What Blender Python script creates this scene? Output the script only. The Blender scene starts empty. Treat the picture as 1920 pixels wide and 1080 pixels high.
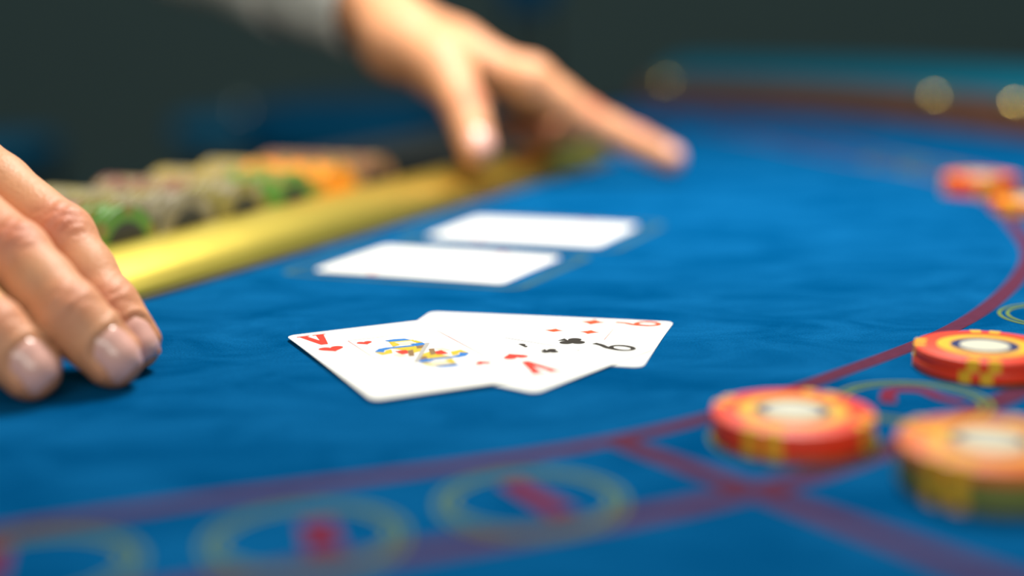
import bpy, bmesh, math, random
import numpy as np
from mathutils import Vector, Matrix
from mathutils.geometry import tessellate_polygon

random.seed(7)
SC = bpy.context.scene
COL = SC.collection

def lin(r, g, b):
    f = lambda c: (c/255/12.92) if c/255 <= .04045 else ((c/255+.055)/1.055)**2.4
    return (f(r), f(g), f(b), 1)

# ------------------------------------------------------------------ camera
# world: metres, felt surface of the table at z = 0, floor at z = -0.78, x right, y away from the camera
CAM_H, PITCH, ROLL, FPX = .10593, math.radians(11.29), math.radians(-1.0), 2594.24
cd = bpy.data.cameras.new('camera'); cam = bpy.data.objects.new('camera', cd); COL.objects.link(cam)
cd.sensor_width = 36; cd.lens = FPX*36/1920
cd.clip_start = .01; cd.clip_end = 60
fw = Vector((0, math.cos(PITCH), -math.sin(PITCH))); rt = Vector((1, 0, 0)); up = rt.cross(fw)
r2 = rt*math.cos(ROLL) + up*math.sin(ROLL); u2 = up*math.cos(ROLL) - rt*math.sin(ROLL)
M = Matrix((r2, u2, -fw)).transposed().to_4x4(); M.translation = (0, 0, CAM_H)
cam.matrix_world = M
cd.dof.use_dof = True; cd.dof.focus_distance = .452; cd.dof.aperture_fstop = 2.45; cd.dof.aperture_blades = 0
SC.camera = cam

# ------------------------------------------------------------------ world, lamps, exposure
w = bpy.data.worlds.new('dim_room_light'); SC.world = w; w.use_nodes = True
w.node_tree.nodes['Background'].inputs[0].default_value = (.62, .95, .93, 1)
w.node_tree.nodes['Background'].inputs[1].default_value = .20
def area(name, loc, target, size, power, col=(1, 1, 1), spread=180):
    l = bpy.data.lights.new(name, 'AREA'); l.shape = 'DISK'; l.size = size; l.energy = power; l.color = col; l.spread = math.radians(spread)
    o = bpy.data.objects.new(name, l); COL.objects.link(o); o.location = loc
    o.rotation_euler = (Vector(target)-Vector(loc)).to_track_quat('-Z', 'Y').to_euler(); return o
area('table_lamp_light', (.10, .74, .63), (.10, .73, 0), .26, 9.0, (1, .95, .88), 160)
cl = area('ceiling_panel_light', (.0, -2.5, 1.55), (0, .4, 0), 3.2, 52, (1, .94, .84), 170); cl.data.shape = 'RECTANGLE'; cl.data.size_y = 1.1
vs = SC.view_settings; vs.view_transform = 'Standard'; vs.look = 'None'; vs.exposure = 0; vs.gamma = 1; vs.use_curve_mapping = False

# ------------------------------------------------------------------ helpers
def mat(name, col, rough=.5, metal=0, var=.08, scale=60, bump=0, bscale=None, sheen=0, coat=0, sss=0, spec=.5):
    m = bpy.data.materials.new(name); m.use_nodes = True
    nt = m.node_tree; p = nt.nodes['Principled BSDF']
    tc = nt.nodes.new('ShaderNodeTexCoord'); nz = nt.nodes.new('ShaderNodeTexNoise')
    nz.inputs['Scale'].default_value = scale; nz.inputs['Detail'].default_value = 4
    nt.links.new(tc.outputs['Object'], nz.inputs['Vector'])
    mx = nt.nodes.new('ShaderNodeMix'); mx.data_type = 'RGBA'
    c = col
    mx.inputs[6].default_value = (c[0]*(1-var), c[1]*(1-var), c[2]*(1-var), 1)
    mx.inputs[7].default_value = (min(1, c[0]*(1+var)), min(1, c[1]*(1+var)), min(1, c[2]*(1+var)), 1)
    nt.links.new(nz.outputs['Fac'], mx.inputs[0]); nt.links.new(mx.outputs[2], p.inputs['Base Color'])
    p.inputs['Roughness'].default_value = rough; p.inputs['Metallic'].default_value = metal
    p.inputs['Specular IOR Level'].default_value = spec
    if sheen: p.inputs['Sheen Weight'].default_value = sheen; p.inputs['Sheen Roughness'].default_value = .4; p.inputs['Sheen Tint'].default_value = (*[min(1, x*2.2+.05) for x in c[:3]], 1)
    if coat: p.inputs['Coat Weight'].default_value = coat; p.inputs['Coat Roughness'].default_value = .12
    if sss: p.inputs['Subsurface Weight'].default_value = sss; p.inputs['Subsurface Radius'].default_value = (.006, .002, .001); p.inputs['Subsurface Scale'].default_value = 1
    if bump:
        b = nt.nodes.new('ShaderNodeBump'); n2 = nt.nodes.new('ShaderNodeTexNoise')
        n2.inputs['Scale'].default_value = bscale or scale*5; n2.inputs['Detail'].default_value = 5
        nt.links.new(tc.outputs['Object'], n2.inputs['Vector']); nt.links.new(n2.outputs['Fac'], b.inputs['Height'])
        b.inputs['Strength'].default_value = bump; b.inputs['Distance'].default_value = .001
        nt.links.new(b.outputs['Normal'], p.inputs['Normal'])
    return m

def me_obj(name, verts, faces, m, parent=None, smooth=False, loc=None):
    me = bpy.data.meshes.new(name); me.from_pydata([tuple(map(float, v)) for v in verts], [], [tuple(map(int, f)) for f in faces]); me.update()
    bm = bmesh.new(); bm.from_mesh(me); bmesh.ops.recalc_face_normals(bm, faces=bm.faces); bm.to_mesh(me); bm.free()
    if smooth:
        me.polygons.foreach_set('use_smooth', [True]*len(me.polygons))
        if smooth != 'all' : me.set_sharp_from_angle(angle=math.radians(40))
    if m: me.materials.append(m)
    return link(name, me, parent, loc)

def link(name, me, parent=None, loc=None):
    o = bpy.data.objects.new(name, me); COL.objects.link(o)
    if parent: o.parent = parent
    if loc is not None: o.location = loc
    return o

def empty(name, loc=(0, 0, 0), rz=0):
    o = bpy.data.objects.new(name, None); COL.objects.link(o); o.location = loc; o.rotation_euler = (0, 0, rz); o.empty_display_size = .02; return o

def tag(o, label=None, cat=None, group=None, kind=None):
    if label: o['label'] = label
    if cat: o['category'] = cat
    if group: o['group'] = group
    if kind: o['kind'] = kind
    return o

def lathe(prof, n=48, axis_z=True):
    V, F = [], []
    for (r, z) in prof:
        for i in range(n):
            a = 2*math.pi*i/n; V.append((r*math.cos(a), r*math.sin(a), z))
    k = len(prof)
    for j in range(k-1):
        for i in range(n):
            F.append((j*n+i, j*n+(i+1) % n, (j+1)*n+(i+1) % n, (j+1)*n+i))
    F.append(tuple(range(n))); F.append(tuple(range((k-1)*n, k*n)))
    return V, F

def ring(r0, r1, z0, z1, a0=0, a1=2*math.pi, n=48):
    """annular sector with a rectangular section"""
    full = abs(a1-a0-2*math.pi) < 1e-6
    V, F = [], []
    c = n if full else n+1
    for i in range(c):
        a = a0+(a1-a0)*i/n
        for (r, z) in ((r0, z0), (r1, z0), (r1, z1), (r0, z1)): V.append((r*math.cos(a), r*math.sin(a), z))
    for i in range(n):
        j = (i+1) % c
        for k in range(4): F.append((i*4+k, i*4+(k+1) % 4, j*4+(k+1) % 4, j*4+k))
    if not full: F.append((0, 1, 2, 3)); F.append(tuple(n*4+k for k in range(4)))
    return V, F

def catmull(P, n=10, closed=False):
    P = [np.array(p, float) for p in P]; out = []
    N = len(P)
    for i in range(N if closed else N-1):
        p0 = P[(i-1) % N] if closed or i > 0 else 2*P[0]-P[1]
        p1, p2 = P[i], P[(i+1) % N]
        p3 = P[(i+2) % N] if closed or i+2 < N else 2*P[-1]-P[-2]
        for k in range(n):
            t = k/n
            out.append(.5*((2*p1)+(-p0+p2)*t+(2*p0-5*p1+4*p2-p3)*t*t+(-p0+3*p1-3*p2+p3)*t**3))
    if not closed: out.append(P[-1])
    return np.array(out)

def normals2(P):
    T = np.gradient(P, axis=0); T /= np.linalg.norm(T, axis=1)[:, None]
    return np.stack([T[:, 1], -T[:, 0]], 1)     # right-hand side of the direction of travel

def strip(P, w, z, off=0.0):
    """flat printed line of width w along the 2-D polyline P"""
    N = normals2(P); A = P+N*(off-w/2); B = P+N*(off+w/2); n = len(P)
    V = [(x, y, z) for x, y in A]+[(x, y, z) for x, y in B]
    return V, [(i, i+1, n+i+1, n+i) for i in range(n-1)]

def sweep(P, prof, closed_prof=True):
    """section prof [(outward offset, z)] carried along the open 2-D path P"""
    N = normals2(P); V, F = [], []; k = len(prof)
    for p, q in zip(P, N):
        for (o, z) in prof: V.append((p[0]+q[0]*o, p[1]+q[1]*o, z))
    for i in range(len(P)-1):
        for j in range(k if closed_prof else k-1):
            j2 = (j+1) % k
            F.append((i*k+j, i*k+j2, (i+1)*k+j2, (i+1)*k+j))
    if closed_prof: F.append(tuple(range(k))); F.append(tuple((len(P)-1)*k+j for j in range(k)))
    return V, F

def tube(P, r, n=12, caps=True):
    P = [Vector(p) for p in P]; V, F = [], []
    for i, p in enumerate(P):
        t = (P[min(i+1, len(P)-1)]-P[max(i-1, 0)]).normalized()
        a = t.cross(Vector((0, 0, 1)) if abs(t.z) < .9 else Vector((1, 0, 0))).normalized(); b = t.cross(a)
        rr = r[i] if isinstance(r, (list, tuple)) else r
        for k in range(n):
            g = 2*math.pi*k/n; V.append(p+a*rr*math.cos(g)+b*rr*math.sin(g))
    for i in range(len(P)-1):
        for k in range(n): F.append((i*n+k, i*n+(k+1) % n, (i+1)*n+(k+1) % n, (i+1)*n+k))
    if caps: F.append(tuple(range(n))); F.append(tuple((len(P)-1)*n+k for k in range(n)))
    return V, F

def box(x0, x1, y0, y1, z0, z1):
    V = [(x, y, z) for z in (z0, z1) for y in (y0, y1) for x in (x0, x1)]
    return V, [(0, 1, 3, 2), (4, 5, 7, 6), (0, 1, 5, 4), (2, 3, 7, 6), (0, 2, 6, 4), (1, 3, 7, 5)]

def merge(*parts):
    V, F = [], []
    for v, f in parts:
        n = len(V); V += list(v); F += [tuple(i+n for i in q) for q in f]
    return V, F

def prism(poly, z0, z1):
    n = len(poly); V = [(x, y, z0) for x, y in poly]+[(x, y, z1) for x, y in poly]
    tri = tessellate_polygon([[Vector((x, y, 0)) for x, y in poly]])
    F = [tuple(t) for t in tri]+[tuple(i+n for i in t) for t in tri]
    F += [(i, (i+1) % n, n+(i+1) % n, n+i) for i in range(n)]
    return V, F

# ------------------------------------------------------------------ materials
def felt_material():
    m = bpy.data.materials.new('blue_felt'); m.use_nodes = True; nt = m.node_tree; p = nt.nodes['Principled BSDF']
    tc = nt.nodes.new('ShaderNodeTexCoord')
    mp = nt.nodes.new('ShaderNodeMapping'); mp.inputs['Scale'].default_value = (1, 1.7, 1); mp.inputs['Rotation'].default_value = (0, 0, .5)
    nt.links.new(tc.outputs['Object'], mp.inputs['Vector'])
    n1 = nt.nodes.new('ShaderNodeTexNoise'); n1.inputs['Scale'].default_value = 22; n1.inputs['Detail'].default_value = 6; n1.inputs['Roughness'].default_value = .62; n1.inputs['Distortion'].default_value = .8
    nt.links.new(mp.outputs[0], n1.inputs['Vector'])
    n2 = nt.nodes.new('ShaderNodeTexNoise'); n2.inputs['Scale'].default_value = 1400; n2.inputs['Detail'].default_value = 3
    nt.links.new(tc.outputs['Object'], n2.inputs['Vector'])
    cr = nt.nodes.new('ShaderNodeValToRGB'); cr.color_ramp.elements[0].position = .36; cr.color_ramp.elements[1].position = .70
    cr.color_ramp.elements[0].color = (.0, .061, .185, 1); cr.color_ramp.elements[1].color = (.004, .109, .292, 1)
    nt.links.new(n1.outputs['Fac'], cr.inputs[0])
    mx = nt.nodes.new('ShaderNodeMix'); mx.data_type = 'RGBA'; mx.blend_type = 'MULTIPLY'; mx.inputs[0].default_value = .55
    r2_ = nt.nodes.new('ShaderNodeValToRGB'); r2_.color_ramp.elements[0].position = .3; r2_.color_ramp.elements[1].position = .7
    r2_.color_ramp.elements[0].color = (.45, .45, .45, 1); r2_.color_ramp.elements[1].color = (1.0, 1.0, 1.0, 1)
    nt.links.new(n2.outputs['Fac'], r2_.inputs[0]); nt.links.new(cr.outputs[0], mx.inputs[6]); nt.links.new(r2_.outputs[0], mx.inputs[7])
    nt.links.new(mx.outputs[2], p.inputs['Base Color'])
    p.inputs['Roughness'].default_value = .85; p.inputs['Specular IOR Level'].default_value = 0
    p.inputs['Sheen Weight'].default_value = .09; p.inputs['Sheen Roughness'].default_value = .35; p.inputs['Sheen Tint'].default_value = (.02, .42, .9, 1)
    b = nt.nodes.new('ShaderNodeBump'); b.inputs['Strength'].default_value = .5; b.inputs['Distance'].default_value = .0006
    nt.links.new(n2.outputs['Fac'], b.inputs['Height']); nt.links.new(b.outputs['Normal'], p.inputs['Normal'])
    return m
M_FELT = felt_material()
M_RED = mat('red_layout_print', (.085, .020, .045), .85, spec=.04, var=.25, scale=300)
M_YEL = mat('yellow_layout_print', (.13, .19, .05), .85, spec=.04, var=.2, scale=300)
M_PALE = mat('pale_green_layout_print', (.04, .10, .11), .85, spec=.04, var=.2, scale=300)
M_MARK = mat('crimson_layout_print', (.15, .016, .04), .85, spec=.04, var=.15, scale=300)
M_WOOD = mat('brown_lacquered_wood', lin(78, 44, 28), .4, var=.35, scale=25, coat=.3)
M_PAD = mat('teal_padded_leather', (.0, .105, .17), .7, spec=.12, var=.12, scale=80, bump=.3)
M_BRASS = mat('polished_brass', (.88, .68, .12), .33, metal=1, var=.12, scale=14, bump=.13, bscale=60)
M_STUD = mat('bright_brass_stud', (.85, .66, .2), .14, metal=1, var=.05)
M_DARKPLASTIC = mat('black_tray_plastic', (.012, .014, .014), .5, var=.2)
M_STRIP = mat('dull_grey_metal', (.10, .10, .09), .45, metal=.6)
M_CARD = mat('white_card_stock', (.86, .86, .83), .32, var=.01, spec=.4)
M_CRED = mat('red_card_ink', (.62, .035, .02), .6, spec=.15, var=.05)
M_CORG = mat('orange_red_card_ink', (.60, .06, .012), .6, spec=.15, var=.05)
M_CBLK = mat('black_card_ink', (.02, .016, .012), .6, spec=.15, var=.05)
M_CBLU = mat('blue_card_ink', (.02, .16, .48), .6, spec=.15, var=.2, scale=900)
M_CYEL = mat('yellow_card_ink', (.55, .40, .03), .6, spec=.15, var=.3, scale=900)
M_CBRN = mat('brown_card_ink', (.22, .13, .06), .6, spec=.15, var=.3, scale=900)
M_CGRY = mat('grey_card_ink', (.38, .36, .33), .6, spec=.15, var=.2, scale=900)
M_CCRM = mat('cream_card_ink', (.72, .62, .45), .6, spec=.15, var=.15, scale=900)
M_CHIP = mat('red_orange_chip_clay', (.84, .045, .010), .42, var=.12, scale=200)
M_CHIPY = mat('yellow_chip_clay', (.80, .42, .015), .42, var=.1, scale=200)
M_CHIPO = mat('orange_chip_clay', (.80, .15, .010), .42, var=.1, scale=200)
M_CHIPN = mat('navy_chip_print', (.012, .02, .11), .4, var=.1)
M_CHIPW = mat('cream_chip_label', (.62, .60, .48), .4, var=.05)
M_CHIPG = mat('olive_shaded_chip_clay', (.14, .17, .03), .45, var=.1)  # olive stands in for shadow and reflection low on the nearest stack
M_BLUEU = mat('blue_upholstery', (.0, .11, .26), .7, spec=.1, var=.15, scale=50)
M_BLUELIT = mat('brightened_blue_upholstery', (.01, .20, .40), .7, spec=.1, var=.15, scale=50)  # stool blue brightened in its colour, standing in for lamp light that misses them
M_FRAME = mat('black_metal_frame', (.012, .014, .014), .5, var=.1)
M_CHROME = mat('chrome', (.6, .6, .6), .12, metal=1, var=.03)
M_SHIRT = mat('off_white_shirt_cotton', (.50, .50, .46), .85, var=.06, scale=120, bump=.3, bscale=900)
M_VEST = mat('black_vest_cloth', (.010, .013, .013), .9, var=.2, scale=150)
M_HAIR = mat('dark_brown_hair', (.02, .012, .008), .6, var=.4, scale=200)
M_WALL = mat('dark_green_grey_wall', (.155, .205, .205), .9, var=.03, scale=3)
M_CARPET = mat('dark_carpet', (.155, .205, .205), .95, var=.06, scale=40, bump=.3)

def skin_material():
    m = mat('warm_skin', (.64, .295, .145), .5, var=.10, scale=140, bump=.35, bscale=900, sss=.12)
    nt = m.node_tree; p = nt.nodes['Principled BSDF']
    at = nt.nodes.new('ShaderNodeAttribute'); at.attribute_name = 'flush'
    src = p.inputs['Base Color'].links[0].from_socket
    mx = nt.nodes.new('ShaderNodeMix'); mx.data_type = 'RGBA'
    nt.links.new(at.outputs['Fac'], mx.inputs[0]); nt.links.new(src, mx.inputs[6])
    mx.inputs[7].default_value = (.56, .16, .085, 1); nt.links.new(mx.outputs[2], p.inputs['Base Color'])
    return m
M_SKIN = skin_material()
M_NAIL = mat('pink_fingernail', (.74, .40, .33), .3, var=.06, scale=300, coat=.5)

# ------------------------------------------------------------------ the room
FLOOR = -.78
tag(me_obj('floor', *box(-6, 6, -4, 7.2, FLOOR-.05, FLOOR), M_CARPET), 'dark carpeted floor lost in shadow beneath the tables', 'floor', kind='structure')
tag(me_obj('wall_back', *box(-6, 6, 7.2, 7.3, FLOOR, 2.6), M_WALL), 'dark green grey wall far behind the table', 'wall', kind='structure')
tag(me_obj('wall_left', *box(-6.1, -6, -4, 7.3, FLOOR, 2.6), M_WALL), 'dark green grey wall on the left of the room', 'wall', kind='structure')
tag(me_obj('wall_right', *box(6, 6.1, -4, 7.3, FLOOR, 2.6), M_WALL), 'dark green grey wall on the right of the room', 'wall', kind='structure')

# ------------------------------------------------------------------ the card table
# table frame: s along the chip tray, t towards the players; origin at the middle of the brass rail
TO = np.array((-.064, .6925)); TU = np.array((.4205, .9073)); TN = np.array((.9073, -.4205))
def tb(s, t): return TO+TU*s+TN*t
def tbp(L): return np.array([tb(s/1000, t/1000) for s, t in L])
table = tag(empty('gaming_table', (*tb(0, .1), FLOOR)), 'D-shaped casino card table with blue felt and teal padded rim', 'table')
def on_table(name, V, F, m, parent=None, smooth=False):
    """mesh in world coordinates, hung under the table"""
    par = parent or table
    o = me_obj(name, [(x-table.location.x, y-table.location.y, z-table.location.z) for x, y, z in V], F, m, None, smooth)
    o.parent = par; return o
half = [(0, 505), (150, 490), (280, 450), (400, 382), (559, 262), (700, 140), (804, 24), (874, -110), (905, -190)]
outline_pts = [(-s, t) for s, t in reversed(half[1:])]+half
OUT = catmull(tbp(outline_pts), 8)[::-1]     # travel so that the right-hand side is outward
if np.dot(normals2(OUT)[len(OUT)//2], TN) < 0: OUT = OUT[::-1]
def prism_hole(poly, hole, z0, z1):
    n, m_ = len(poly), len(hole); allp = poly+hole; N = n+m_
    tri = tessellate_polygon([[Vector((x, y, 0)) for x, y in poly], [Vector((x, y, 0)) for x, y in hole]])
    V = [(x, y, z0) for x, y in allp]+[(x, y, z1) for x, y in allp]
    F = [tuple(t) for t in tri]+[tuple(i+N for i in t) for t in tri]
    F += [(i, (i+1) % n, N+(i+1) % n, N+i) for i in range(n)]+[(n+i, n+(i+1) % m_, N+n+(i+1) % m_, N+n+i) for i in range(m_)]
    return V, F
felt = on_table('felt_top', *prism_hole([tuple(p) for p in OUT], [tuple(tb(s, t)) for s, t in ((-.311, -.0272), (.323, -.0272), (.323, -.131), (-.311, -.131))], -.012, 0), M_FELT)
on_table('wood_band', *sweep(OUT, [(0, -.03), (0, .004), (.010, .021), (.034, .030), (.040, .026), (.040, -.03)]), M_WOOD, smooth=True)
pad = [(.036, -.01)]+[(.105-.071*math.cos(a), .018+.032*math.sin(a)) for a in np.linspace(0, math.pi, 14)]+[(.176, -.01), (.165, -.035), (.05, -.035)]
on_table('padded_armrest', *sweep(OUT, pad), M_PAD, smooth=True)
for s, t in ((-868, -110), (-690, 160), (-553, 258), (-300, 440), (0, 505), (300, 440), (585, 236), (690, 160), (890, -165)):   # domed brass studs along the wooden band
    i = int(np.argmin(np.linalg.norm(OUT-tb(s/1000, t/1000), axis=1))); p = OUT[i]+normals2(OUT)[i]*.020
    V, F = lathe([(.012*math.cos(a)+1e-5, .009*math.sin(a)) for a in np.linspace(0, math.pi/2-.02, 8)], 24)
    on_table('brass_stud', [(x+p[0], y+p[1], z+.0235) for x, y, z in V], F, M_STUD, smooth='all')
e0, e1 = OUT[0], OUT[-1]
on_table('dealer_edge', *sweep(np.array([e1+(e0-e1)*k/4 for k in range(5)]), [(-.001, -.03), (-.001, .003), (.004, .006), (.03, .006), (.036, 0), (.036, -.03)]), M_FRAME)
inner = [(p[0]*.62, (p[1]-60)*.62+60) for p in outline_pts]
on_table('pedestal', *prism([tuple(p) for p in tbp(inner)], FLOOR, -.0122), M_FRAME)
# printed layout, flat on the felt
IN = catmull(tbp([(-700, -90), (-620, -40), (-538, 28), (-391, 138), (-290, 231), (-200, 272), (-110, 298), (0, 306), (90, 294), (200, 267), (292, 222), (391, 140), (538, 28), (620, -40), (700, -90)]), 10)
if np.dot(normals2(IN)[len(IN)//2], TN) < 0: IN = IN[::-1]
NI = normals2(IN)
on_table('layout_line', *strip(IN, .0062, .00015), M_RED, felt)
on_table('layout_line', *strip(IN, .0075, .00015, .048), M_RED, felt)
def in_index(pt): return int(np.argmin(np.linalg.norm(IN-np.array(pt), axis=1)))
def radial(i, a, b):
    p, q = IN[i], NI[i]; return np.array([p+q*(a+(b-a)*k/6) for k in range(7)])
def seg(pts): return np.array([np.array(pts[0])+(np.array(pts[-1])-np.array(pts[0]))*k/6 for k in range(7)])
on_table('layout_line', *strip(seg([(.026, .331), (.096, .236)]), .0075, .00022), M_RED, felt)
for s, t in ((-20, 305), (255, 240), (520, 40), (-540, 25)):
    i = in_index(tb(s/1000, t/1000)); on_table('layout_line', *strip(radial(i, 0, .125), .007, .00022), M_RED, felt)
def betting_ring(x, y):
    for r0, r1 in ((.0172, .0184), (.0199, .0211)):
        V, F = ring(r0, r1, .0001, .00022, n=56)
        on_table('betting_ring', [(a+x, b+y, c) for a, b, c in V], F, M_YEL, felt)
RINGS = [(.0035, .290), (-.0435, .270), (-.095, .256), (.0695, .331), (.1085, .3625), (.1405, .3965), (.1890, .4640)]
for x, y in RINGS: betting_ring(x, y)
for s, t in ((40, 327), (90, 322), (140, 312), (190, 297), (236, 275), (330, 221), (372, 190)):
    betting_ring(*tb(s/1000, t/1000))
def mark(P, w): on_table('layout_mark', *strip(np.array(P), w, .0003), M_MARK, felt)
mark(seg([(-.0015, .3025), (.0105, .2815)]), .0065)
mark(seg([(-.0425, .2795), (-.0385, .2625)]), .0075)
mark(seg([(-.108, .268), (-.104, .250)]), .009)
mark(catmull([(.1015, .362), (.1055, .3735), (.1135, .3735), (.1170, .3660), (.1215, .3600)], 6), .0042)
# two printed card boxes near the tray
def card_box(cx, cy, deg, w, h):
    a = math.radians(deg); R = np.array([[math.cos(a), -math.sin(a)], [math.sin(a), math.cos(a)]])
    pts = []
    for sx, sy, a0 in ((1, 1, 0), (-1, 1, 90), (-1, -1, 180), (1, -1, 270)):
        for k in range(6):
            g = math.radians(a0+18*k); pts.append((sx*(w/2-.006)+.006*math.cos(g), sy*(h/2-.006)+.006*math.sin(g)))
    pts.append(pts[0]); P = np.array(pts) @ R.T + np.array((cx, cy))
    on_table('card_box_outline', *strip(P, .0035, .00018), M_PALE, felt)
card_box(-.0309, .5855, -114.2, .079, .108)
card_box(.0113, .6705, -112.35, .079, .108)

PI = math.pi
# ------------------------------------------------------------------ chip tray with its brass rail
tray = tag(empty('chip_tray', (*tb(0, -.08), 0)), 'black chip tray behind a thick polished brass rail', 'tray')
def on_tray(name, V, F, m, smooth=False):
    return me_obj(name, [(x-tray.location.x, y-tray.location.y, z) for x, y, z in V], F, m, tray, smooth)
def st_box(s0, s1, t0, t1, z0, z1):
    c = [tb(s0, t0), tb(s1, t0), tb(s1, t1), tb(s0, t1)]
    V = [(*p, z0) for p in c]+[(*p, z1) for p in c]
    return V, [(0, 1, 2, 3), (4, 5, 6, 7)]+[(i, (i+1) % 4, 4+(i+1) % 4, 4+i) for i in range(4)]
S0, S1 = -.31, .322
RT = -.0140      # brass moulding: a sloping face towards the players under a rounded crest
sec = [tuple(q) for q in catmull([(.0018, .0014), (.0014, .0030), (-.0006, .0058), (-.0034, .0090), (-.0078, .0124), (-.0128, .0154), (-.0176, .0174), (-.0214, .0182), (-.0246, .0170), (-.0262, .0120), (-.0264, .0014)], 5)]
V, F = [], []
for s_, k_ in ((S0, .9), (S0+.0012, 1), (S1-.0012, 1), (S1, .9)):
    for t_, z_ in sec: V.append((*tb(s_, RT+(t_-RT)*k_), max(.0014, .0014+(z_-.0014)*k_)))
n_ = len(sec)
for i_ in range(3):
    for j_ in range(n_): F.append((i_*n_+j_, i_*n_+(j_+1) % n_, (i_+1)*n_+(j_+1) % n_, (i_+1)*n_+j_))
F.append(tuple(range(n_))); F.append(tuple(3*n_+j_ for j_ in range(n_)))
on_tray('brass_rail', V, F, M_BRASS, True)
on_tray('base_strip', *st_box(S0, S1, -.0266, .0045, .0001, .0014), M_STRIP)
on_tray('tray_base', *st_box(S0, S1, -.125, -.0275, -.0100, -.0078), M_DARKPLASTIC)
on_tray('back_wall', *st_box(S0, S1, -.1302, -.1252, -.0100, .006), M_DARKPLASTIC)
on_tray('dealer_apron', *st_box(-.36, .56, -.186, -.1312, .0001, .0016), M_DARKPLASTIC)
on_tray('dealer_apron', *st_box(.3236, .56, -.1310, -.030, .0001, .0016), M_DARKPLASTIC)
CS = [-.242, -.201, -.160, -.119, -.078, -.037, .004, .045, .086, .127, .168, .209, .250, .291]
for s in [c-.0205 for c in CS]+[CS[-1]+.0205]:
    on_tray('divider', *st_box(s-.0008, s+.0008, -.1250, -.0276, -.0078, .002), M_DARKPLASTIC)

def tray_chip_mesh(name, rim, face, spot):
    r, h = .0195, .0033
    V, F = lathe([(r-.0005, 0), (r, .0005), (r, h-.0005), (r-.0005, h)], 36)
    me = bpy.data.meshes.new(name); 
    # rim body + darker centre discs + edge spots, one small mesh: the parts do not show at this blur
    parts = [(V, F, 0)]
    for z0, z1 in ((-.0001, .0002), (h-.0002, h+.0001)):
        parts.append((*ring(.0002, .0128, z0, z1, n=24), 1))
    for k in range(6):
        parts.append((*ring(r-.004, r+.0001, -.00005, h+.00005, k*math.pi/3, k*math.pi/3+.32, 3), 2))
    VV, FF, MI = [], [], []
    for v, f, mi in parts:
        n = len(VV); VV += v; FF += [tuple(i+n for i in q) for q in f]; MI += [mi]*len(f)
    me.from_pydata(VV, [], FF); me.update()
    for m in (rim, face, spot): me.materials.append(m)
    me.polygons.foreach_set('material_index', MI)
    return me
DK = mat('dark_chip_centre', (.02, .022, .02), .5)
def chipcol(n, c): return mat(n, c, .45, var=.1)
C_GREEN = chipcol('green_chip_clay', (0.080, 0.210, 0.020)); C_PINK = chipcol('dusty_pink_chip_clay', (0.250, 0.100, 0.080)); C_BEIGE = chipcol('beige_chip_clay', (0.180, 0.150, 0.080))
C_KHAKI = chipcol('khaki_chip_clay', (0.210, 0.170, 0.035)); C_TAN = chipcol('tan_chip_clay', (0.240, 0.150, 0.055)); C_YEL = chipcol('mustard_chip_clay', (0.310, 0.220, 0.030)); C_ORG = chipcol('bright_orange_chip_clay', (0.712, 0.240, 0.007)); C_BRN = chipcol('rust_brown_chip_clay', (0.170, 0.070, 0.025)); C_CRM = chipcol('cream_chip_spot', (0.275, 0.240, 0.150))
KM = {'green': tray_chip_mesh('green_chip', C_GREEN, DK, C_KHAKI), 'dusty pink': tray_chip_mesh('pink_chip', C_PINK, DK, C_CRM), 'beige': tray_chip_mesh('beige_chip', C_BEIGE, DK, C_CRM),
      'khaki': tray_chip_mesh('khaki_chip', C_KHAKI, DK, C_CRM), 'tan': tray_chip_mesh('tan_chip', C_TAN, DK, C_PINK), 'mustard': tray_chip_mesh('mustard_chip', C_YEL, DK, C_CRM),
      'orange': tray_chip_mesh('orange_chip', C_ORG, C_ORG, C_YEL), 'rust brown': tray_chip_mesh('brown_chip', C_BRN, DK, C_TAN)}
ORD = ['first', 'second', 'third', 'fourth', 'fifth', 'sixth', 'seventh']
columns = [(CS[1], [('green', 4), ('beige', 14)]), (CS[2], [('green', 5), ('dusty pink', 13)]), (CS[3], [('beige', 4), ('khaki', 14)]), (CS[4], [('khaki', 6), ('tan', 12)]),
           (CS[5], [('green', 8), ('mustard', 10)]), (CS[6], [('orange', 12), ('mustard', 6)]), (CS[7], [('rust brown', 16)])]
for ci, (s, runs) in enumerate(columns):
    k = 0
    for colr, n in runs:
        for _ in range(n):
            t = -.0282-k*.0045; p = tb(s, t)
            o = link('poker_chip', KM[colr]); o.location = (p[0], p[1], .0119)
            # chip axis along -TN (towards the dealer), rolled at random about its axis
            zax = Vector((-TN[0], -TN[1], .0)).normalized(); xax = Vector((TU[0], TU[1], 0)); yax = zax.cross(xax)
            R = Matrix((xax, yax, zax)).transposed(); o.rotation_euler = (R @ Matrix.Rotation(random.uniform(0, 6.28), 3, 'Z')).to_euler()
            NTH = ['frontmost', 'second', 'third', 'fourth', 'fifth', 'sixth', 'seventh', 'eighth', 'ninth', 'tenth', 'eleventh', 'twelfth', 'thirteenth', 'fourteenth', 'fifteenth', 'sixteenth', 'seventeenth', 'eighteenth'][k]
            tag(o, '%s chip, %s behind the brass rail in the %s tray column from the left' % (colr, NTH, ORD[ci]), 'poker chip', 'chips in tray column %d' % (ci+1)); k += 1

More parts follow.
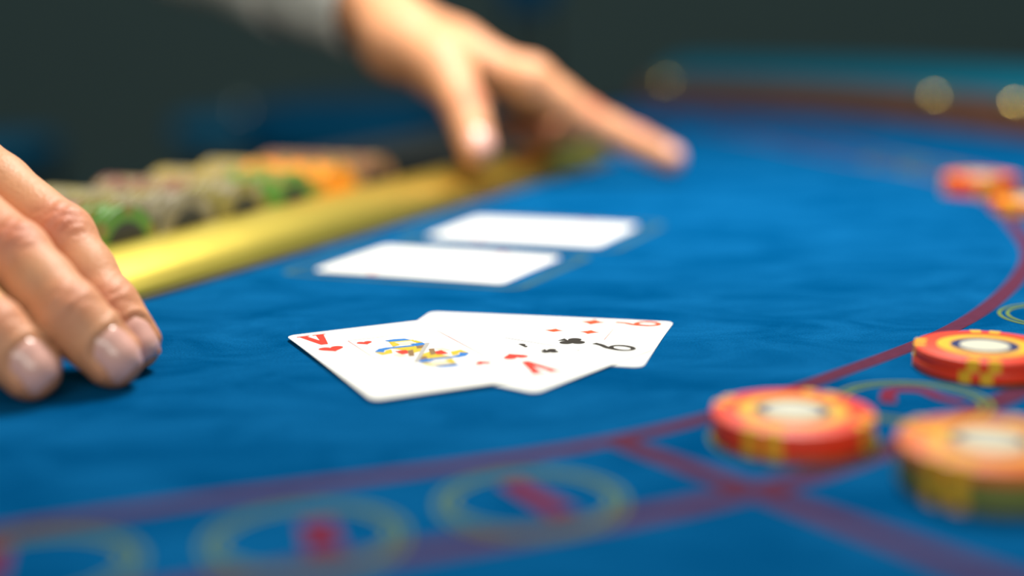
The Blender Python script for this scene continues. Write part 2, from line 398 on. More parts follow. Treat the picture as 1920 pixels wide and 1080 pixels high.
# ------------------------------------------------------------------ playing cards
CW, CH = 63.0, 88.0
def z_card(b, x, y): return b*(1-(y/44)**2)*.5+b*.5*(1-(x/31.5)**2)
class Card:
    def __init__(self, cx, cy, deg, z0, bend, label, cat='playing card'):
        self.z0, self.b = z0, bend
        pts = []
        R = 3.2
        for sx, sy, a0 in ((1, 1, 0), (-1, 1, 90), (-1, -1, 180), (1, -1, 270)):
            for k in range(7):
                g = math.radians(a0+15*k); pts.append((sx*(CW/2-R)+R*math.cos(g), sy*(CH/2-R)+R*math.sin(g)))
        bm = bmesh.new()
        vs_ = [bm.verts.new((x, y, 0)) for x, y in pts]; bm.faces.new(vs_)
        for ax, L in ((0, CW), (1, CH)):
            for k in range(1, 10):
                co = [0, 0, 0]; no = [0, 0, 0]; co[ax] = -L/2+L*k/10; no[ax] = 1
                bmesh.ops.bisect_plane(bm, geom=bm.verts[:]+bm.edges[:]+bm.faces[:], plane_co=co, plane_no=no)
        ext = bmesh.ops.extrude_face_region(bm, geom=bm.faces[:])
        for v in ext['geom']:
            if isinstance(v, bmesh.types.BMVert): v.co.z -= .28
        for v in bm.verts: v.co = Vector((v.co.x/1000, v.co.y/1000, (v.co.z+self.z(v.co.x, v.co.y))/1000))
        bmesh.ops.recalc_face_normals(bm, faces=bm.faces)
        me = bpy.data.meshes.new('playing_card'); bm.to_mesh(me); bm.free(); me.materials.append(M_CARD)
        o = link('playing_card', me); o.location = (cx, cy, (z0+.3)/1000); o.rotation_euler = (0, 0, math.radians(deg)); self.o = o
        tag(o, label, cat, 'cards on the felt')
    def z(self, x, y): return z_card(self.b, x, y)
    def poly(self, name, pts, m, lift=.06):
        tri = tessellate_polygon([[Vector((x, y, 0)) for x, y in pts]])
        return me_obj(name, [(x/1000, y/1000, (self.z(x, y)+lift)/1000) for x, y in pts], tri, m, self.o)
    def quads(self, name, V2, F, m, lift=.06):
        return me_obj(name, [(x/1000, y/1000, (self.z(x, y)+lift)/1000) for x, y in V2], F, m, self.o)
def xf(pts, cx, cy, s=1, rot=0):
    c, n = math.cos(rot), math.sin(rot); return [(cx+s*(c*x-n*y), cy+s*(n*x+c*y)) for x, y in pts]
def heart():
    out = []
    for k in range(40):
        t = 2*math.pi*k/40; out.append((16*math.sin(t)**3/34, (13*math.cos(t)-5*math.cos(2*t)-2*math.cos(3*t)-math.cos(4*t))/34+.06))
    return out
def diamond():
    out = []
    C = [(0, .5), (.42, 0), (0, -.5), (-.42, 0)]
    for i in range(4):
        a, b = C[i], C[(i+1) % 4]
        for k in range(5):
            t = k/5; q = 1-.18*math.sin(math.pi*t); out.append(((a[0]+(b[0]-a[0])*t)*q, (a[1]+(b[1]-a[1])*t)*q))
    return out
def disc(cx, cy, r, n=18): return [(cx+r*math.cos(2*math.pi*k/n), cy+r*math.sin(2*math.pi*k/n)) for k in range(n)]
VEE = [(-.5, .5), (-.06, .5), (-.06, .42), (-.16, .42), (.04, -.10), (.14, .42), (.04, .42), (.04, .5), (.5, .5), (.5, .42), (.42, .42), (.14, -.5), (-.10, -.5), (-.42, .42), (-.5, .42)]
def nine(cx, cy, w, h, sw, rot):
    """strokes of a 9: the bowl as a ring, the tail as a curved band"""
    V, F = [], []
    n = 30; by = h*.2; ry = h*.3; rx = w/2
    for k in range(n):
        a = 2*math.pi*k/n
        V.append((rx*math.cos(a), by+ry*math.sin(a))); V.append(((rx-sw)*math.cos(a), by+(ry-sw*.8)*math.sin(a)))
    for k in range(n): j = (k+1) % n; F.append((2*k, 2*j, 2*j+1, 2*k+1))
    m = len(V); T = catmull([(rx-.5*sw, by), (rx-.7*sw, by-.25*h), (rx-1.6*sw, by-.48*h), (-rx*.05, by-.7*h)], 6)
    N = normals2(T)
    for p, q in zip(T, N): V.append(tuple(p+q*sw*.5)); V.append(tuple(p-q*sw*.5))
    for k in range(len(T)-1): F.append((m+2*k, m+2*k+2, m+2*k+3, m+2*k+1))
    return xf(V, cx, cy, 1, rot), F
def club(card, name, cx, cy, s, rot, m):
    V, F = [], []
    for P in (disc(0, .24, .235), disc(-.25, -.08, .235), disc(.25, -.08, .235), [(-.05, .1), (.05, .1), (.05, -.25), (.2, -.48), (-.2, -.48), (-.05, -.25)]):
        n = len(V); tri = tessellate_polygon([[Vector((x, y, 0)) for x, y in P]]); V += P; F += [tuple(i+n for i in t) for t in tri]
    card.quads(name, xf(V, cx, cy, s, rot), F, m)
def frame_line(card, m, x, y):
    P = [(-x, -y), (x, -y), (x, y), (-x, y)]
    for i in range(4):
        a, b = np.array(P[i]), np.array(P[(i+1) % 4]); L = np.array([a+(b-a)*k/12 for k in range(13)]); N = normals2(L)
        V = [tuple(p+n*.09) for p, n in zip(L, N)]+[tuple(p-n*.09) for p, n in zip(L, N)]
        card.quads('frame_line', V, [(k, k+1, 14+k, 13+k) for k in range(12)], m, .07)

cardD = Card(.00481, .44578, -105.29, .05, .12, 'nine of diamonds lying lowest of the three fanned cards')
cardC = Card(-.00886, .42774, -128.2, .48, .14, 'nine of clubs lying between the nine of diamonds and the jack')
cardJ = Card(-.02874, .42271, 24.53, .92, .16, 'jack of hearts lying on top of the two nines')
for r in (0, PI):
    sg = 1 if r == 0 else -1
    V, F = nine(-26.4*sg, 32.5*sg, 8.0, 16, 2.3, r); cardD.quads('index_number', V, F, M_CORG)
    cardD.poly('index_suit', xf(diamond(), -25.4*sg, 16.8*sg, 9.8, r), M_CORG)
    V, F = nine(-25.6*sg, 32*sg, 7.6, 15.5, 2.0, r); cardC.quads('index_number', V, F, M_CBLK)
    club(cardC, 'index_suit', -23.9*sg, 17*sg, 9.5, r, M_CBLK)
    cardJ.poly('index_letter', xf([(x*9.8, y*15) for x, y in VEE], -24*sg, 33*sg, 1, r), M_CRED)
    cardJ.poly('index_suit', xf(heart(), -23.6*sg, 18*sg, 8.6, r), M_CRED)
    cardJ.poly('pip', xf(heart(), -11.6*sg, 20.8*sg, 5.4, r), M_CRED)
    for x in (-10.3, 10.3):
        for y in (18.8, 6.6):
            cardD.poly('pip', xf(diamond(), x*sg, y*sg, 7.0, r), M_CORG)
            club(cardC, 'pip', (x+1)*sg, y*sg, 6.2, r, M_CBLK)
cardD.poly('pip', xf(diamond(), 0, 12.5, 7.0), M_CORG); club(cardC, 'pip', 0, 12.5, 6.2, 0, M_CBLK)
frame_line(cardD, M_CORG, 15.6, 25.8); frame_line(cardC, M_CBLK, 15.6, 25.8); frame_line(cardJ, M_CRED, 15.6, 26.4)
half_court = [('hat', [(-5, 20.8), (-1.5, 21.2), (1.8, 20.2), (3.2, 17.2), (-.5, 17.6), (-3.8, 18.0)], M_CBLU, .06), ('hat_brim', [(-4.6, 18.3), (3.8, 17.4), (3.6, 16.4), (-4.4, 17.2)], M_CYEL, .07),
              ('face', [(-3, 17), (2.6, 16.6), (3.0, 13.4), (.6, 11.6), (-2.2, 12.4)], M_CCRM, .06), ('hair', [(-4.6, 17), (-3, 17), (-2.6, 12.6), (-5.4, 11.6)], M_CYEL, .08), ('hair', [(2.6, 16.6), (4.2, 16), (5.2, 12.2), (3.2, 12.8)], M_CYEL, .08),
              ('shoulder', [(-13, 7.8), (-10.5, 11), (-7.5, 11.6), (-6.6, 9.6), (-9.4, 8.2), (-10.6, 5.6)], M_CBLU, .06), ('sleeve', [(-13, 7.6), (-10.4, 5.6), (-9.2, 7.8), (-7, 8.6), (-8.4, 3.4), (-12.2, 2.6)], M_CYEL, .065),
              ('collar', [(-7.6, 11.4), (.8, 10.6), (1.2, 8.8), (-6.8, 9.4)], M_CBLU, .07), ('tunic_panel', [(.6, 12.4), (4.8, 12.2), (5.6, 9.4), (1.6, 8.4)], M_CBLU, .075), ('tunic', [(-6.6, 9.4), (1.6, 8.6), (5.6, 9.6), (2, 2.6), (-2.6, .2), (-3.4, 4)], M_CYEL, .06),
              ('tunic_trim', [(1.4, 8.6), (5.2, 9), (3.4, 5.2), (.4, 5.2)], M_CBRN, .08), ('chest', [(-7, 5.6), (-3.4, 5.4), (-2.6, 1.0), (-6.6, .2)], M_CRED, .07), ('hand_detail', [(-9.6, 1.6), (-6.8, 2.2), (-5.2, -2.8), (-8.2, -2.8)], M_CCRM, .06), ('tunic_edge', [(-3.2, 4.2), (-1.2, 4.6), (-3.6, -3.4), (-5.4, -3)], M_CBRN, .075)]
for sg in (1, -1):
    for nm, pts, m, lf in half_court: cardJ.poly('court_'+nm, [(x*sg, y*sg) for x, y in pts], m, lf)
cardJ.poly('court_sash', [(5.6, 11.2), (6.9, 10.6), (-5.4, -11.2), (-6.8, -10.6)], M_CGRY, .10)
cardA = Card(-.03092, .58551, -114.22, .05, .3, 'white card in the printed box nearer to the three fanned cards')
cardB = Card(.01129, .67051, -112.35, .05, .3, 'white card in the printed box farther away, below the reaching hand')
for c in (cardA, cardB):
    for r in (0, PI):
        sg = 1 if r == 0 else -1
        c.poly('index_suit', xf(heart(), -28.6*sg, 16.5*sg, 4.6, r), M_CRED)

# ------------------------------------------------------------------ betting chips lying on the felt
def chip_parts():
    r, h = .0200, .0033
    P = {}
    V, F = lathe([(r-.0007, 0), (r-.0002, .0002), (r, .0007), (r, h-.0007), (r-.0002, h-.0002), (r-.0007, h)], 64)
    P['body'] = (V, F)
    P['inner_ring'] = ring(.0098, .0136, h-.0003, h+.00008, n=48)
    P['centre_ring'] = ring(.0071, .0098, h-.0003, h+.00005, n=48)
    P['centre_label'] = lathe([(.0001, h-.0003), (.0071, h-.0003), (.0071, h+.0001), (.0001, h+.0001)], 40)
    for k in range(4):
        for j in (0, 1):
            a = k*PI/2+j*.30; P['edge_spot_%d' % (2*k+j)] = ring(r-.0032, r+.00012, -.00004, h+.00006, a, a+.17, 5)
    return P
CP = chip_parts(); CMESH = {}
def chip(kind, x, y, z, rot, label, group):
    base, spot, inner = {'red': (M_CHIP, M_CHIPY, M_CHIPY), 'orange': (M_CHIPO, M_CHIPY, M_CHIPY), 'olive': (M_CHIPG, M_CHIPY, M_CHIPY)}[kind]
    root = None
    for nm, (V, F) in CP.items():
        m = {'body': base, 'inner_ring': inner, 'centre_ring': M_CHIPN, 'centre_label': M_CHIPW}.get(nm, spot)
        key = (kind, nm)
        pn = 'poker_chip' if nm == 'body' else ('edge_spot' if nm.startswith('edge') else nm)
        if key not in CMESH:
            o = me_obj(pn, V, F, m, root, True); CMESH[key] = o.data
        else: o = link(pn, CMESH[key], root)
        if root is None: root = o; o.location = (x, y, z); o.rotation_euler = (0, 0, rot)
    return tag(root, label, 'poker chip', group)
HC = .0034
def stack(x, y, kinds, place, rot0, group):
    n = len(kinds); names = {1: ['only'], 2: ['lower', 'upper'], 3: ['bottom', 'middle', 'top'], 5: ['bottom', 'second lowest', 'middle', 'second highest', 'top']}[n]
    cn = {'red': 'red orange', 'orange': 'orange', 'olive': 'olive-shaded'}
    for k, kd in enumerate(kinds):
        chip(kd, x+random.uniform(-.0003, .0003), y+random.uniform(-.0003, .0003), .0003+k*HC, rot0+random.uniform(-.06, .06), '%s yellow-spotted chip, %s of the stack %s' % (cn[kd], names[k], place), group)
stack(.0699, .3332, ['red', 'red'], 'beside the crossing of the red lines', 3.95, 'chips of the two-chip stack beside the line crossing')
stack(.1392, .3967, ['red', 'red'], 'on the curved red line at the right', 4.10, 'chips of the two-chip stack on the curved red line')
stack(.1060, .2955, ['olive', 'olive', 'orange'], 'nearest the camera at lower right', 3.7, 'chips of the stack at lower right')
stack(.2660, .7800, ['red', 'orange', 'red'], 'farthest away, pinkish at the right edge', 1.2, 'chips of the far stack')
stack(.2680, .7050, ['orange', 'orange'], 'cut by the right edge beside the far stack', .4, 'chips of the stack cut by the right edge')

# ------------------------------------------------------------------ hands: implicit surface of tapered bones, polygonised
def surface_nets(Fd, org, h):
    S = Fd < 0; nx, ny, nz = Fd.shape
    cnt = np.zeros((nx-1, ny-1, nz-1), np.int8); acc = np.zeros((nx-1, ny-1, nz-1, 3), np.float32)
    rng = [(0, 0), (0, 1), (1, 0), (1, 1)]
    for ax in range(3):
        sl0 = [slice(None)]*3; sl1 = [slice(None)]*3; sl0[ax] = slice(0, -1); sl1[ax] = slice(1, None)
        f0, f1 = Fd[tuple(sl0)], Fd[tuple(sl1)]
        cr = (f0 < 0) != (f1 < 0); t = np.where(cr, f0/np.where(cr, f0-f1, 1), 0)
        o = [a for a in range(3) if a != ax]
        for da, db in rng:
            sl = [slice(None)]*3
            for a, d in ((o[0], da), (o[1], db)): sl[a] = slice(d, d-1 if d == 0 else None) if d else slice(0, -1)
            c = cr[tuple(sl)]; tt = t[tuple(sl)]; cnt += c
            acc[..., ax] += np.where(c, tt, 0); acc[..., o[0]] += c*da; acc[..., o[1]] += c*db
    act = cnt > 0; idx = -np.ones(act.shape, np.int64); ii = np.argwhere(act); idx[act] = np.arange(len(ii))
    V = (ii+acc[act]/cnt[act][:, None])*h+org
    quads = []
    for ax in range(3):
        sl0 = [slice(1, -1)]*3; sl1 = [slice(1, -1)]*3; sl0[ax] = slice(0, -1); sl1[ax] = slice(1, None)
        a = S[tuple(sl0)]; b = S[tuple(sl1)]; E_ = np.argwhere(a != b)
        if not len(E_): continue
        off = np.array([1, 1, 1]); off[ax] = 0; E2 = E_+off; o = [q for q in range(3) if q != ax]
        d1 = np.zeros(3, int); d1[o[0]] = 1; d2 = np.zeros(3, int); d2[o[1]] = 1
        g = lambda e: idx[e[:, 0], e[:, 1], e[:, 2]]
        Q = np.stack([g(E2-d1-d2), g(E2-d2), g(E2), g(E2-d1)], 1)
        fl = (a[tuple(E_.T)] == (ax == 1)); Q[fl] = Q[fl][:, ::-1]; quads.append(Q)
    return V, np.concatenate(quads)

def smin(a, b, k):
    h_ = np.maximum(k-np.abs(a-b), 0)/k; return np.minimum(a, b)-h_*h_*k*.25

class Implicit:
    def __init__(self, lo, hi, h):
        self.h = h; self.org = np.array(lo, float); n = np.ceil((np.array(hi)-lo)/h).astype(int)+1; self.n = n
        self.ax = [(self.org[i]+np.arange(n[i])*h).astype(np.float32) for i in range(3)]
        self.F = np.full(n, 30., np.float32)
    def grid(self, sl):
        return (self.ax[0][sl[0]][:, None, None], self.ax[1][sl[1]][None, :, None], self.ax[2][sl[2]][None, None, :])
    def block(self, pts, pad):
        lo = np.min(pts, 0)-pad; hi = np.max(pts, 0)+pad
        return tuple(slice(max(0, int((lo[i]-self.org[i])/self.h)), max(1, min(self.n[i], int((hi[i]-self.org[i])/self.h)+2))) for i in range(3))
    def bone(self, G, a, b, ra, rb):
        a = [float(q) for q in a]; d = [float(q)-a[i] for i, q in enumerate(b)]; L = sum(q*q for q in d)+1e-9
        X, Y, Z = G[0]-a[0], G[1]-a[1], G[2]-a[2]
        t = np.clip((X*d[0]+Y*d[1]+Z*d[2])/L, 0, 1)
        return np.sqrt((X-t*d[0])**2+(Y-t*d[1])**2+(Z-t*d[2])**2)-(ra+(rb-ra)*t)
    def sample(self, P):
        q = (P-self.org)/self.h; i = np.clip(np.floor(q).astype(int), 0, self.n-2); f = q-i; r = 0
        for a in (0, 1):
            for b in (0, 1):
                for c in (0, 1):
                    r = r+self.F[i[:, 0]+a, i[:, 1]+b, i[:, 2]+c]*np.where(a, f[:, 0], 1-f[:, 0])*np.where(b, f[:, 1], 1-f[:, 1])*np.where(c, f[:, 2], 1-f[:, 2])
        return r

def build_hand(J, dorsal, h, arm, parent, wr=.6, nails=(), wrist_r=27, radii=None, heel=None):
    """J: joints in millimetres (fingers: MCP, PIP, DIP, tip; thumb: MCP, IP, tip; wrist). arm: next point up the forearm"""
    allp = np.array([p for k in J for p in J[k]]+[arm]); I = Implicit(allp.min(0)-42, allp.max(0)+42, h)
    D = np.array(dorsal, float); D /= np.linalg.norm(D); W = np.array(J['wrist'][0], float)
    full = (slice(None),)*3
    # palm: metacarpals, thenar and the wrist
    order = ['index', 'middle', 'ring', 'pinky']
    ac = np.array(J['index'][0])-np.array(J['pinky'][0]); ac /= np.linalg.norm(ac)
    palm = I.F.copy()
    def add(a, b, ra, rb, k=14):
        sl = I.block(np.array([a, b]), max(ra, rb)+18)
        palm[sl] = smin(palm[sl], I.bone(I.grid(sl), a, b, ra, rb), k)
    for i, f in enumerate(order):
        m = np.array(J[f][0], float)-D*1.5; base = W+ac*(9-6*i)-D*2
        add(base, m, 12.5, 9.8 if f != 'pinky' else 9.0)
        add(base*.45+m*.55-D*7, m*.85+base*.15-D*5, 10, 8.5)
    for f0, f1 in (('index', 'middle'), ('middle', 'ring'), ('ring', 'pinky')):
        add(np.array(J[f0][0])-D*3, np.array(J[f1][0])-D*3, 8.8, 8.6)
    T = [np.array(p, float) for p in J['thumb']]
    cmc = W*.80+T[0]*.20+ac*6-D*4
    rt_ = (radii or {}).get('thumb', (11.5,))[0]
    add(cmc, T[0], 14, rt_); add((cmc+T[0])/2, np.array(J['index'][0])*.55+W*.45-D*4, 11, 11, 16)
    if heel is not None:
        add(heel, T[0]*.7+np.array(heel)*.3, 19, rt_*.95, 18); add(heel, W, 18, 17, 18)
    A = np.array(arm, float); ad = (A-W)/np.linalg.norm(A-W)
    wa = ac-ad*(ac@ad); wa /= np.linalg.norm(wa)
    for o in (-9, 0, 9):
        add(W+wa*o*.8+ad*4, A+wa*o*1.1, 16, 20, 12)
    tot = palm
    flush = []
    chains = [(f, [np.array(p, float) for p in J[f]]) for f in order]+[('thumb', T)]
    RAD = radii or {'index': (10.2, 9.4, 8.3, 7.0), 'middle': (10.2, 9.6, 8.4, 7.2), 'ring': (9.8, 9.2, 8.1, 6.9), 'pinky': (8.8, 8.0, 7.2, 6.1), 'thumb': (11.5, 10.6, 8.8)}
    frames = {}
    out = tot.copy()
    for f, P in chains:
        r = RAD[f]; sl = I.block(np.array(P), 24); g = I.grid(sl); d = None
        for i in range(len(P)-1):
            ra, rb = r[i], r[i+1]; mid = (P[i]+P[i+1])/2; rm = (ra+rb)/2*.955
            for q0, q1, u0, u1 in ((P[i], mid, ra, rm), (mid, P[i+1], rm, rb)):
                e = I.bone(g, q0, q1, u0, u1); d = e if d is None else smin(d, e, 3.0)
        for i in range(1, len(P)):
            a = P[i]-P[i-1]; a /= np.linalg.norm(a)
            if i < len(P)-1:
                a2 = P[i+1]-P[i]; a2 /= np.linalg.norm(a2); a = a+a2; a /= np.linalg.norm(a)
            n = D-a*(D@a); n /= np.linalg.norm(n); l = np.cross(a, n)
            frames[(f, i)] = (P[i], a, n, l, r[i])
            if i == len(P)-1: continue
            flush.append((P[i]+n*r[i], 9.0, .85 if i == 1 else .5))
            X, Y, Z = g[0]-P[i][0], g[1]-P[i][1], g[2]-P[i][2]
            t = X*a[0]+Y*a[1]+Z*a[2]; dn = X*n[0]+Y*n[1]+Z*n[2]; lt = X*l[0]+Y*l[1]+Z*l[2]
            wgt = np.clip(dn/4, 0, 1)*np.exp(-(lt/6.0)**2)
            gro = 0
            for k_, (o, amp, wd) in enumerate(((-5.6, .55, 1.1), (-2.6, .8, 1.0), (.6, .95, 1.1), (3.8, .75, 1.0), (6.6, .45, 1.1)) if i == 1 else ((-3.2, .5, 1.0), (-.2, .8, 1.0), (2.8, .55, 1.0))):
                gro = gro+amp*np.exp(-((t-o-.035*lt*lt*(1 if o > 0 else -1)-.5*np.sin(lt*.7+k_*2+i))/wd)**2)
            d = d+gro*wgt-.5*np.exp(-((t/7)**2))*wgt
        flush.append((P[-1]+(P[-1]-P[-2])/np.linalg.norm(P[-1]-P[-2])*3, 9, .55))
        cur = smin(tot[sl], d, 8.0 if f != 'thumb' else 12.0)
        out[sl] = np.minimum(out[sl], cur)
    for f, wn, ln, tilt in nails:
        P, a, n, l, r = frames[(f, len(J[f])-1)]; n = n*math.cos(tilt)+l*math.sin(tilt); l = np.cross(a, n); c0 = P+a*.6
        sl = I.block(np.array([P]), 20); g = I.grid(sl); X, Y, Z = g[0]-c0[0], g[1]-c0[1], g[2]-c0[2]
        t = X*a[0]+Y*a[1]+Z*a[2]; dn = X*n[0]+Y*n[1]+Z*n[2]; lt = X*l[0]+Y*l[1]+Z*l[2]
        q = ((np.abs(lt)/(wn/2+.9))**4+(np.abs(t)/(ln/2+.9))**4)**.25
        # a fold of skin swells around the plate and the bed sinks below it
        out[sl] = out[sl]+np.where(dn > 0, .55*np.clip((1.0-q)*9, 0, 1)-.55*np.exp(-((q-1.13)/.10)**2)*(t < ln*.25), 0)
    I.F = out.astype(np.float32)
    V, Q = surface_nets(I.F, I.org, h)
    me = bpy.data.meshes.new('hand'); base = np.array(parent.location)*1000
    me.from_pydata(((V-base)/1000).tolist(), [], Q.tolist()); me.update()
    me.polygons.foreach_set('use_smooth', [True]*len(me.polygons))
    fl = np.zeros(len(V))
    for p, rr, wt in flush: fl = np.maximum(fl, wt*np.exp(-(((V-p)**2).sum(1))/(rr*rr)))
    at = me.attributes.new('flush', 'FLOAT', 'POINT'); at.data.foreach_set('value', fl.astype(np.float32))
    me.materials.append(M_SKIN)
    hand = link('hand', me, parent)
    for f, wn, ln, tilt in nails:
        k = len(J[f])-1; P, a, n, l, r = frames[(f, k)]
        n = n*math.cos(tilt)+l*math.sin(tilt); l = np.cross(a, n)
        nu, nv = 15, 13; pts = []
        for iu in range(nu):
            u = iu/(nu-1)*2-1
            for iv in range(nv):
                v = iv/(nv-1)*2-1
                # rounded-rectangle outline: squeeze the width at both ends
                ww = wn/2*(1-.50*max(0, -u-.45)**1.6/.55**1.6*.9-.22*max(0, u-.55)**2/.2)
                pts.append((u*ln/2, v*ww, u, v))
        pts = np.array(pts); c0 = P+a*(.6)
        st = np.linspace(12, -4, 97); hit = np.full(len(pts), np.nan)
        start = c0+pts[:, :1]*a+pts[:, 1:2]*l
        prev = None
        for s in st:
            val = I.sample(start+n*s)
            new = np.isnan(hit) & (val < 0)
            if prev is not None: hit[new] = s+(0-val[new])/(prev[new]-val[new]+1e-9)*(st[0]-st[1])
            prev = val
        hit = np.where(np.isnan(hit), 2, hit)
        edge = np.maximum(np.abs(pts[:, 3])**4, np.clip(-pts[:, 2], 0, 1)**6)
        Pn = start+n*(hit+.75-.70*edge+.25*np.clip(pts[:, 2], 0, 1))[:, None]
        # limit the drop at the free end so the plate stays a smooth curve
        top = (Pn-base)/1000; bot = (Pn-n*.6-base)/1000; m = nu*nv
        Vn = np.concatenate([top, bot]); Fn = []
        for iu in range(nu-1):
            for iv in range(nv-1):
                q = (iu*nv+iv, iu*nv+iv+1, (iu+1)*nv+iv+1, (iu+1)*nv+iv); Fn.append(q); Fn.append(tuple(i+m for i in reversed(q)))
        bd = [iv for iv in range(nv)]+[iu*nv+nv-1 for iu in range(1, nu)]+[(nu-1)*nv+iv for iv in range(nv-2, -1, -1)]+[iu*nv for iu in range(nu-2, 0, -1)]
        for i in range(len(bd)): a_, b_ = bd[i], bd[(i+1) % len(bd)]; Fn.append((a_, b_, b_+m, a_+m))
        me_obj('fingernail', Vn, Fn, M_NAIL, hand, True)
    return hand, I

person = tag(empty('person', (-.50, .98, FLOOR)), 'person with both hands on the card table, pale shirt cuff at one wrist', 'person')
NEAR = {'index': [(-183.7, 447.0, 69.9), (-139.3, 424.0, 40.1), (-123.2, 413.0, 19.4), (-115.5, 410.3, 8.5)],
        'middle': [(-184.2, 428.0, 62.5), (-146.9, 404.0, 37.9), (-129.0, 393.0, 22.2), (-116.6, 391.7, 9.2)],
        'ring': [(-195.0, 412.0, 54.8), (-166.0, 391.0, 35.5), (-146.9, 381.0, 19.9), (-136.3, 379.2, 9.0)],
        'pinky': [(-208.2, 394.0, 48.2), (-185.6, 378.0, 32.3), (-172.2, 370.0, 20.2), (-167.3, 372.8, 8.0)],
        'thumb': [(-251.1, 470.0, 59.1), (-230.5, 460.0, 38.3), (-217.7, 452.0, 23.2)],
        'wrist': [(-275.9, 480.0, 85.9)]}
FAR = {'index': [(13.8, 865.0, 65.3), (47.8, 868.0, 39.8), (78.5, 868.0, 24.0), (100.4, 866.0, 13.8)],
        'middle': [(17.4, 885.0, 59.3), (46.4, 905.0, 40.5), (42.8, 920.0, 27.6), (28.5, 915.0, 26.1)],
        'ring': [(4.1, 905.0, 62.6), (32.2, 925.0, 38.3), (28.6, 930.0, 27.3), (14.2, 925.0, 26.2)],
        'pinky': [(-11.5, 920.0, 69.1), (12.9, 935.0, 43.2), (7.3, 940.0, 30.4), (-3.5, 930.0, 27.9)],
        'thumb': [(-38.7, 842.0, 73.3), (-25.6, 815.0, 51.0), (-19.0, 797.0, 29.5)],
        'wrist': [(-86.8, 900.0, 114.8)]}
hand_r, _ = build_hand(NEAR, (.0, -.55, .83), .9, (-345, 552, 135), person, nails=(('index', 12.5, 12.5, .05), ('middle', 13, 13, 0), ('ring', 12, 12.5, 0), ('pinky', 9, 10, 0)),
                       radii={'index': (10.6, 10.0, 9.2, 8.2), 'middle': (10.4, 10.2, 9.9, 9.0), 'ring': (10.0, 9.8, 9.4, 8.7), 'pinky': (8.8, 8.2, 7.6, 6.8), 'thumb': (12.5, 11, 9)})
hand_l, _ = build_hand(FAR, (.25, -.30, .90), 1.3, (-167, 950, 146), person, nails=(('index', 12.5, 12.5, 0), ('thumb', 14, 14, 0)), heel=(-69.4, 872, 88),
                       radii={'index': (12.4, 11.2, 10.2, 9.0), 'middle': (11, 10, 8.8, 7.6), 'ring': (10.5, 9.6, 8.4, 7.3), 'pinky': (9.4, 8.4, 7.6, 6.6), 'thumb': (16, 13, 10.8)})
hand_r['label'] = 'right hand, fingertips pressed on the felt at the left edge'; hand_l['label'] = 'left hand reaching over the brass rail, index finger on the felt'

def sleeve(name, path, rads, m, folds=.03, n=40, sub=8):
    P = catmull(path, sub); R_ = catmull([(r, 0) for r in rads], sub)[:, 0]; V, F = [], []
    for i, p in enumerate(P):
        t = P[min(i+1, len(P)-1)]-P[max(i-1, 0)]; t /= np.linalg.norm(t)
        a = np.cross(t, (0, 0, 1)); a /= np.linalg.norm(a); b = np.cross(t, a)
        for k in range(n):
            g = 2*PI*k/n; rr = R_[i]*(1+folds*math.sin(i*1.1+2*math.sin(g+i*.3))+folds*.5*math.sin(3*g+i))
            V.append(p+a*rr*math.cos(g)+b*rr*math.sin(g))
    m_ = len(V); L = len(P)
    for i in range(L):
        p = P[i]
        for k in range(n): V.append(p+(V[i*n+k]-p)*.94)
    for i in range(L-1):
        for k in range(n):
            q = (i*n+k, i*n+(k+1) % n, (i+1)*n+(k+1) % n, (i+1)*n+k); F.append(q); F.append(tuple(j+m_ for j in reversed(q)))
    for k in range(n):
        F.append((k, (k+1) % n, m_+(k+1) % n, m_+k)); e = (L-1)*n; F.append((e+k, e+(k+1) % n, m_+e+(k+1) % n, m_+e+k))
    b0 = np.array(person.location); return me_obj(name, [tuple(np.array(v)-b0) for v in V], F, m, person, 'all')
sleeve('shirt_cuff', [(-.0900, .9010, .1150), (-.1171, .915, .1248), (-.143, .930, .1358)], [.036, .037, .037], M_SHIRT, .01)
sleeve('shirt_sleeve', [(-.134, .925, .132), (-.20, .967, .163), (-.29, 1.025, .21), (-.36, 1.06, .31), (-.42, 1.08, .44)], [.041, .050, .056, .062, .07], M_SHIRT, .04)
sleeve('shirt_cuff', [(-.322, .518, .122), (-.340, .535, .133), (-.366, .558, .150)], [.040, .041, .041], M_SHIRT, .01)
sleeve('shirt_sleeve', [(-.355, .548, .142), (-.43, .62, .19), (-.50, .69, .23), (-.55, .73, .32), (-.58, .76, .44)], [.045, .052, .056, .062, .07], M_SHIRT, .04)
# torso, head and legs stand just outside the frame on the dealer's side
def blob(name, bones, m, h=9., k=40):
    pts = np.array([p for b in bones for p in b[:2]], float); mx = max(max(b[2:4]) for b in bones)+25
    I = Implicit(pts.min(0)-mx, pts.max(0)+mx, h); G = I.grid((slice(None),)*3); d = None
    for a, b, ra, rb in bones:
        e = I.bone(G, a, b, ra, rb); d = e if d is None else smin(d, e, k)
    V, Q = surface_nets(d.astype(np.float32), I.org, h); b0 = np.array(person.location)*1000
    return me_obj(name, ((V-b0)/1000).tolist(), Q.tolist(), m, person, 'all')
LS, RS = (-435, 1085, 450), (-595, 765, 450)
blob('vest', [((-455, 1045, 430), (-575, 800, 430), 75, 75), ((-540, 990, 100), (-600, 860, 100), 110, 110), ((-500, 960, 380), (-570, 930, 60), 110, 120), ((-570, 990, -120), (-640, 850, -120), 110, 110)], M_VEST)
blob('trousers', [((-590, 985, -160), (-600, 1000, -740), 95, 55), ((-650, 850, -160), (-670, 830, -740), 95, 55), ((-600, 980, -150), (-650, 860, -150), 100, 100)], M_VEST, k=30)
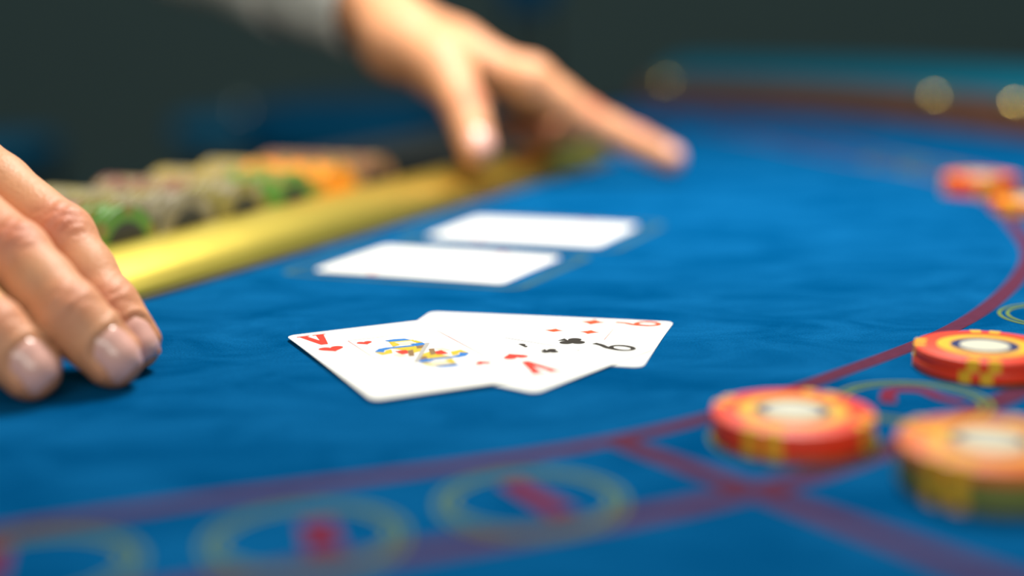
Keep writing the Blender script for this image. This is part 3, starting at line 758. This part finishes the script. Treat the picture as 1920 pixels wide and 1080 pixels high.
blob('head', [((-505, 925, 470), (-480, 915, 570), 55, 52), ((-470, 910, 640), (-485, 920, 680), 72, 82), ((-425, 890, 590), (-450, 900, 610), 40, 60), ((-390, 875, 640), (-400, 880, 655), 13, 9), ((-450, 985, 640), (-452, 988, 665), 10, 12), ((-510, 850, 640), (-512, 848, 665), 10, 12)], M_SKIN, 5., 18)
blob('hair', [((-500, 925, 700), (-530, 940, 650), 88, 76), ((-455, 905, 735), (-500, 925, 730), 50, 66)], M_HAIR, 6., 20)

# ------------------------------------------------------------------ blue stools in the dark behind the table
def cushion(w, d, hh, n=40, e=3.2):
    V, F = [], []
    prof = [(.86, 0), (.97, .12), (1, .35), (1, .62), (.965, .86), (.85, .97), (.55, 1.0), (.2, 1.02)]
    for r, z in prof:
        for k in range(n):
            g = 2*PI*k/n; c, s = math.cos(g), math.sin(g); q = (abs(c)**e+abs(s)**e)**(-1/e)
            V.append((w/2*r*q*c, d/2*r*q*s, z*hh))
    for j in range(len(prof)-1):
        for k in range(n): F.append((j*n+k, j*n+(k+1) % n, (j+1)*n+(k+1) % n, (j+1)*n+k))
    F.append(tuple(range(n))); F.append(tuple((len(prof)-1)*n+k for k in range(n)))
    return V, F
def stool(x, y, seat_z, w, d, rz, label, back=None, chrome=False, seat_h=.055, ball=None, cloth=None):
    o = tag(empty('bar_stool', (x, y, FLOOR), rz), label, 'stool', 'blue stools behind the card table')
    H_ = seat_z-FLOOR
    V, F = cushion(w, d, seat_h); me_obj('seat', [(a, b, c+H_-seat_h) for a, b, c in V], F, cloth or M_BLUEU, o, True)
    V, F = cushion(w*.99, d*.99, .030); me_obj('seat_band', [(a, b, c+H_-seat_h-.0305) for a, b, c in V], F, M_CHROME if chrome else M_FRAME, o, True)
    for sx in (-1, 1):
        for sy in (-1, 1):
            me_obj('leg', *tube([(sx*w*.34, sy*d*.34, H_-seat_h-.031), (sx*w*.46, sy*d*.46, 0)], .013, 10), M_FRAME, o, True)
    me_obj('footrest', *ring(w*.40, w*.40+.014, .26, .274, n=32), M_FRAME, o, True)
    if back:
        bw, bh, bz, by = back
        for sx in (-1, 1):
            me_obj('back_post', *tube([(sx*bw*.28, d*.40, H_-seat_h-.02), (sx*bw*.28, by+.03, bz-FLOOR+bh*.5)], .011, 10), M_FRAME, o, True)
        V, F = cushion(bw, bh, .045, e=2.6); me_obj('backrest', [(a, by+.02-c, b+bz-FLOOR+bh/2) for a, b, c in V], F, M_BLUEU, o, True)
    if ball:
        V, F = lathe([(max(1e-4, .02*math.sin(a)), .02-.02*math.cos(a)) for a in np.linspace(0.02, PI-.02, 11)], 20)
        me_obj('chrome_knob', [(a+ball[0], b+ball[1], c+H_-.001) for a, b, c in V], F, M_CHROME, o, 'all')
    return o
stool(-.615, 3.3, -.125, .36, .36, .1, 'blue padded stool with a chrome band, left of the reaching hand', chrome=True, ball=(-.01, -.10), cloth=M_BLUELIT)
stool(-.275, 2.5, -.045, .36, .40, -.2, 'wide dark blue stool directly behind the reaching hand and the chips', seat_h=.085)
stool(-1.25, 3.3, -.17, .32, .36, .0, 'small blue stool above the knuckles at the left edge', cloth=M_BLUELIT)
stool(.09, 3.6, -.16, .36, .36, .2, 'stool whose round blue backrest shows at the top edge', back=(.17, .19, .105, .16))
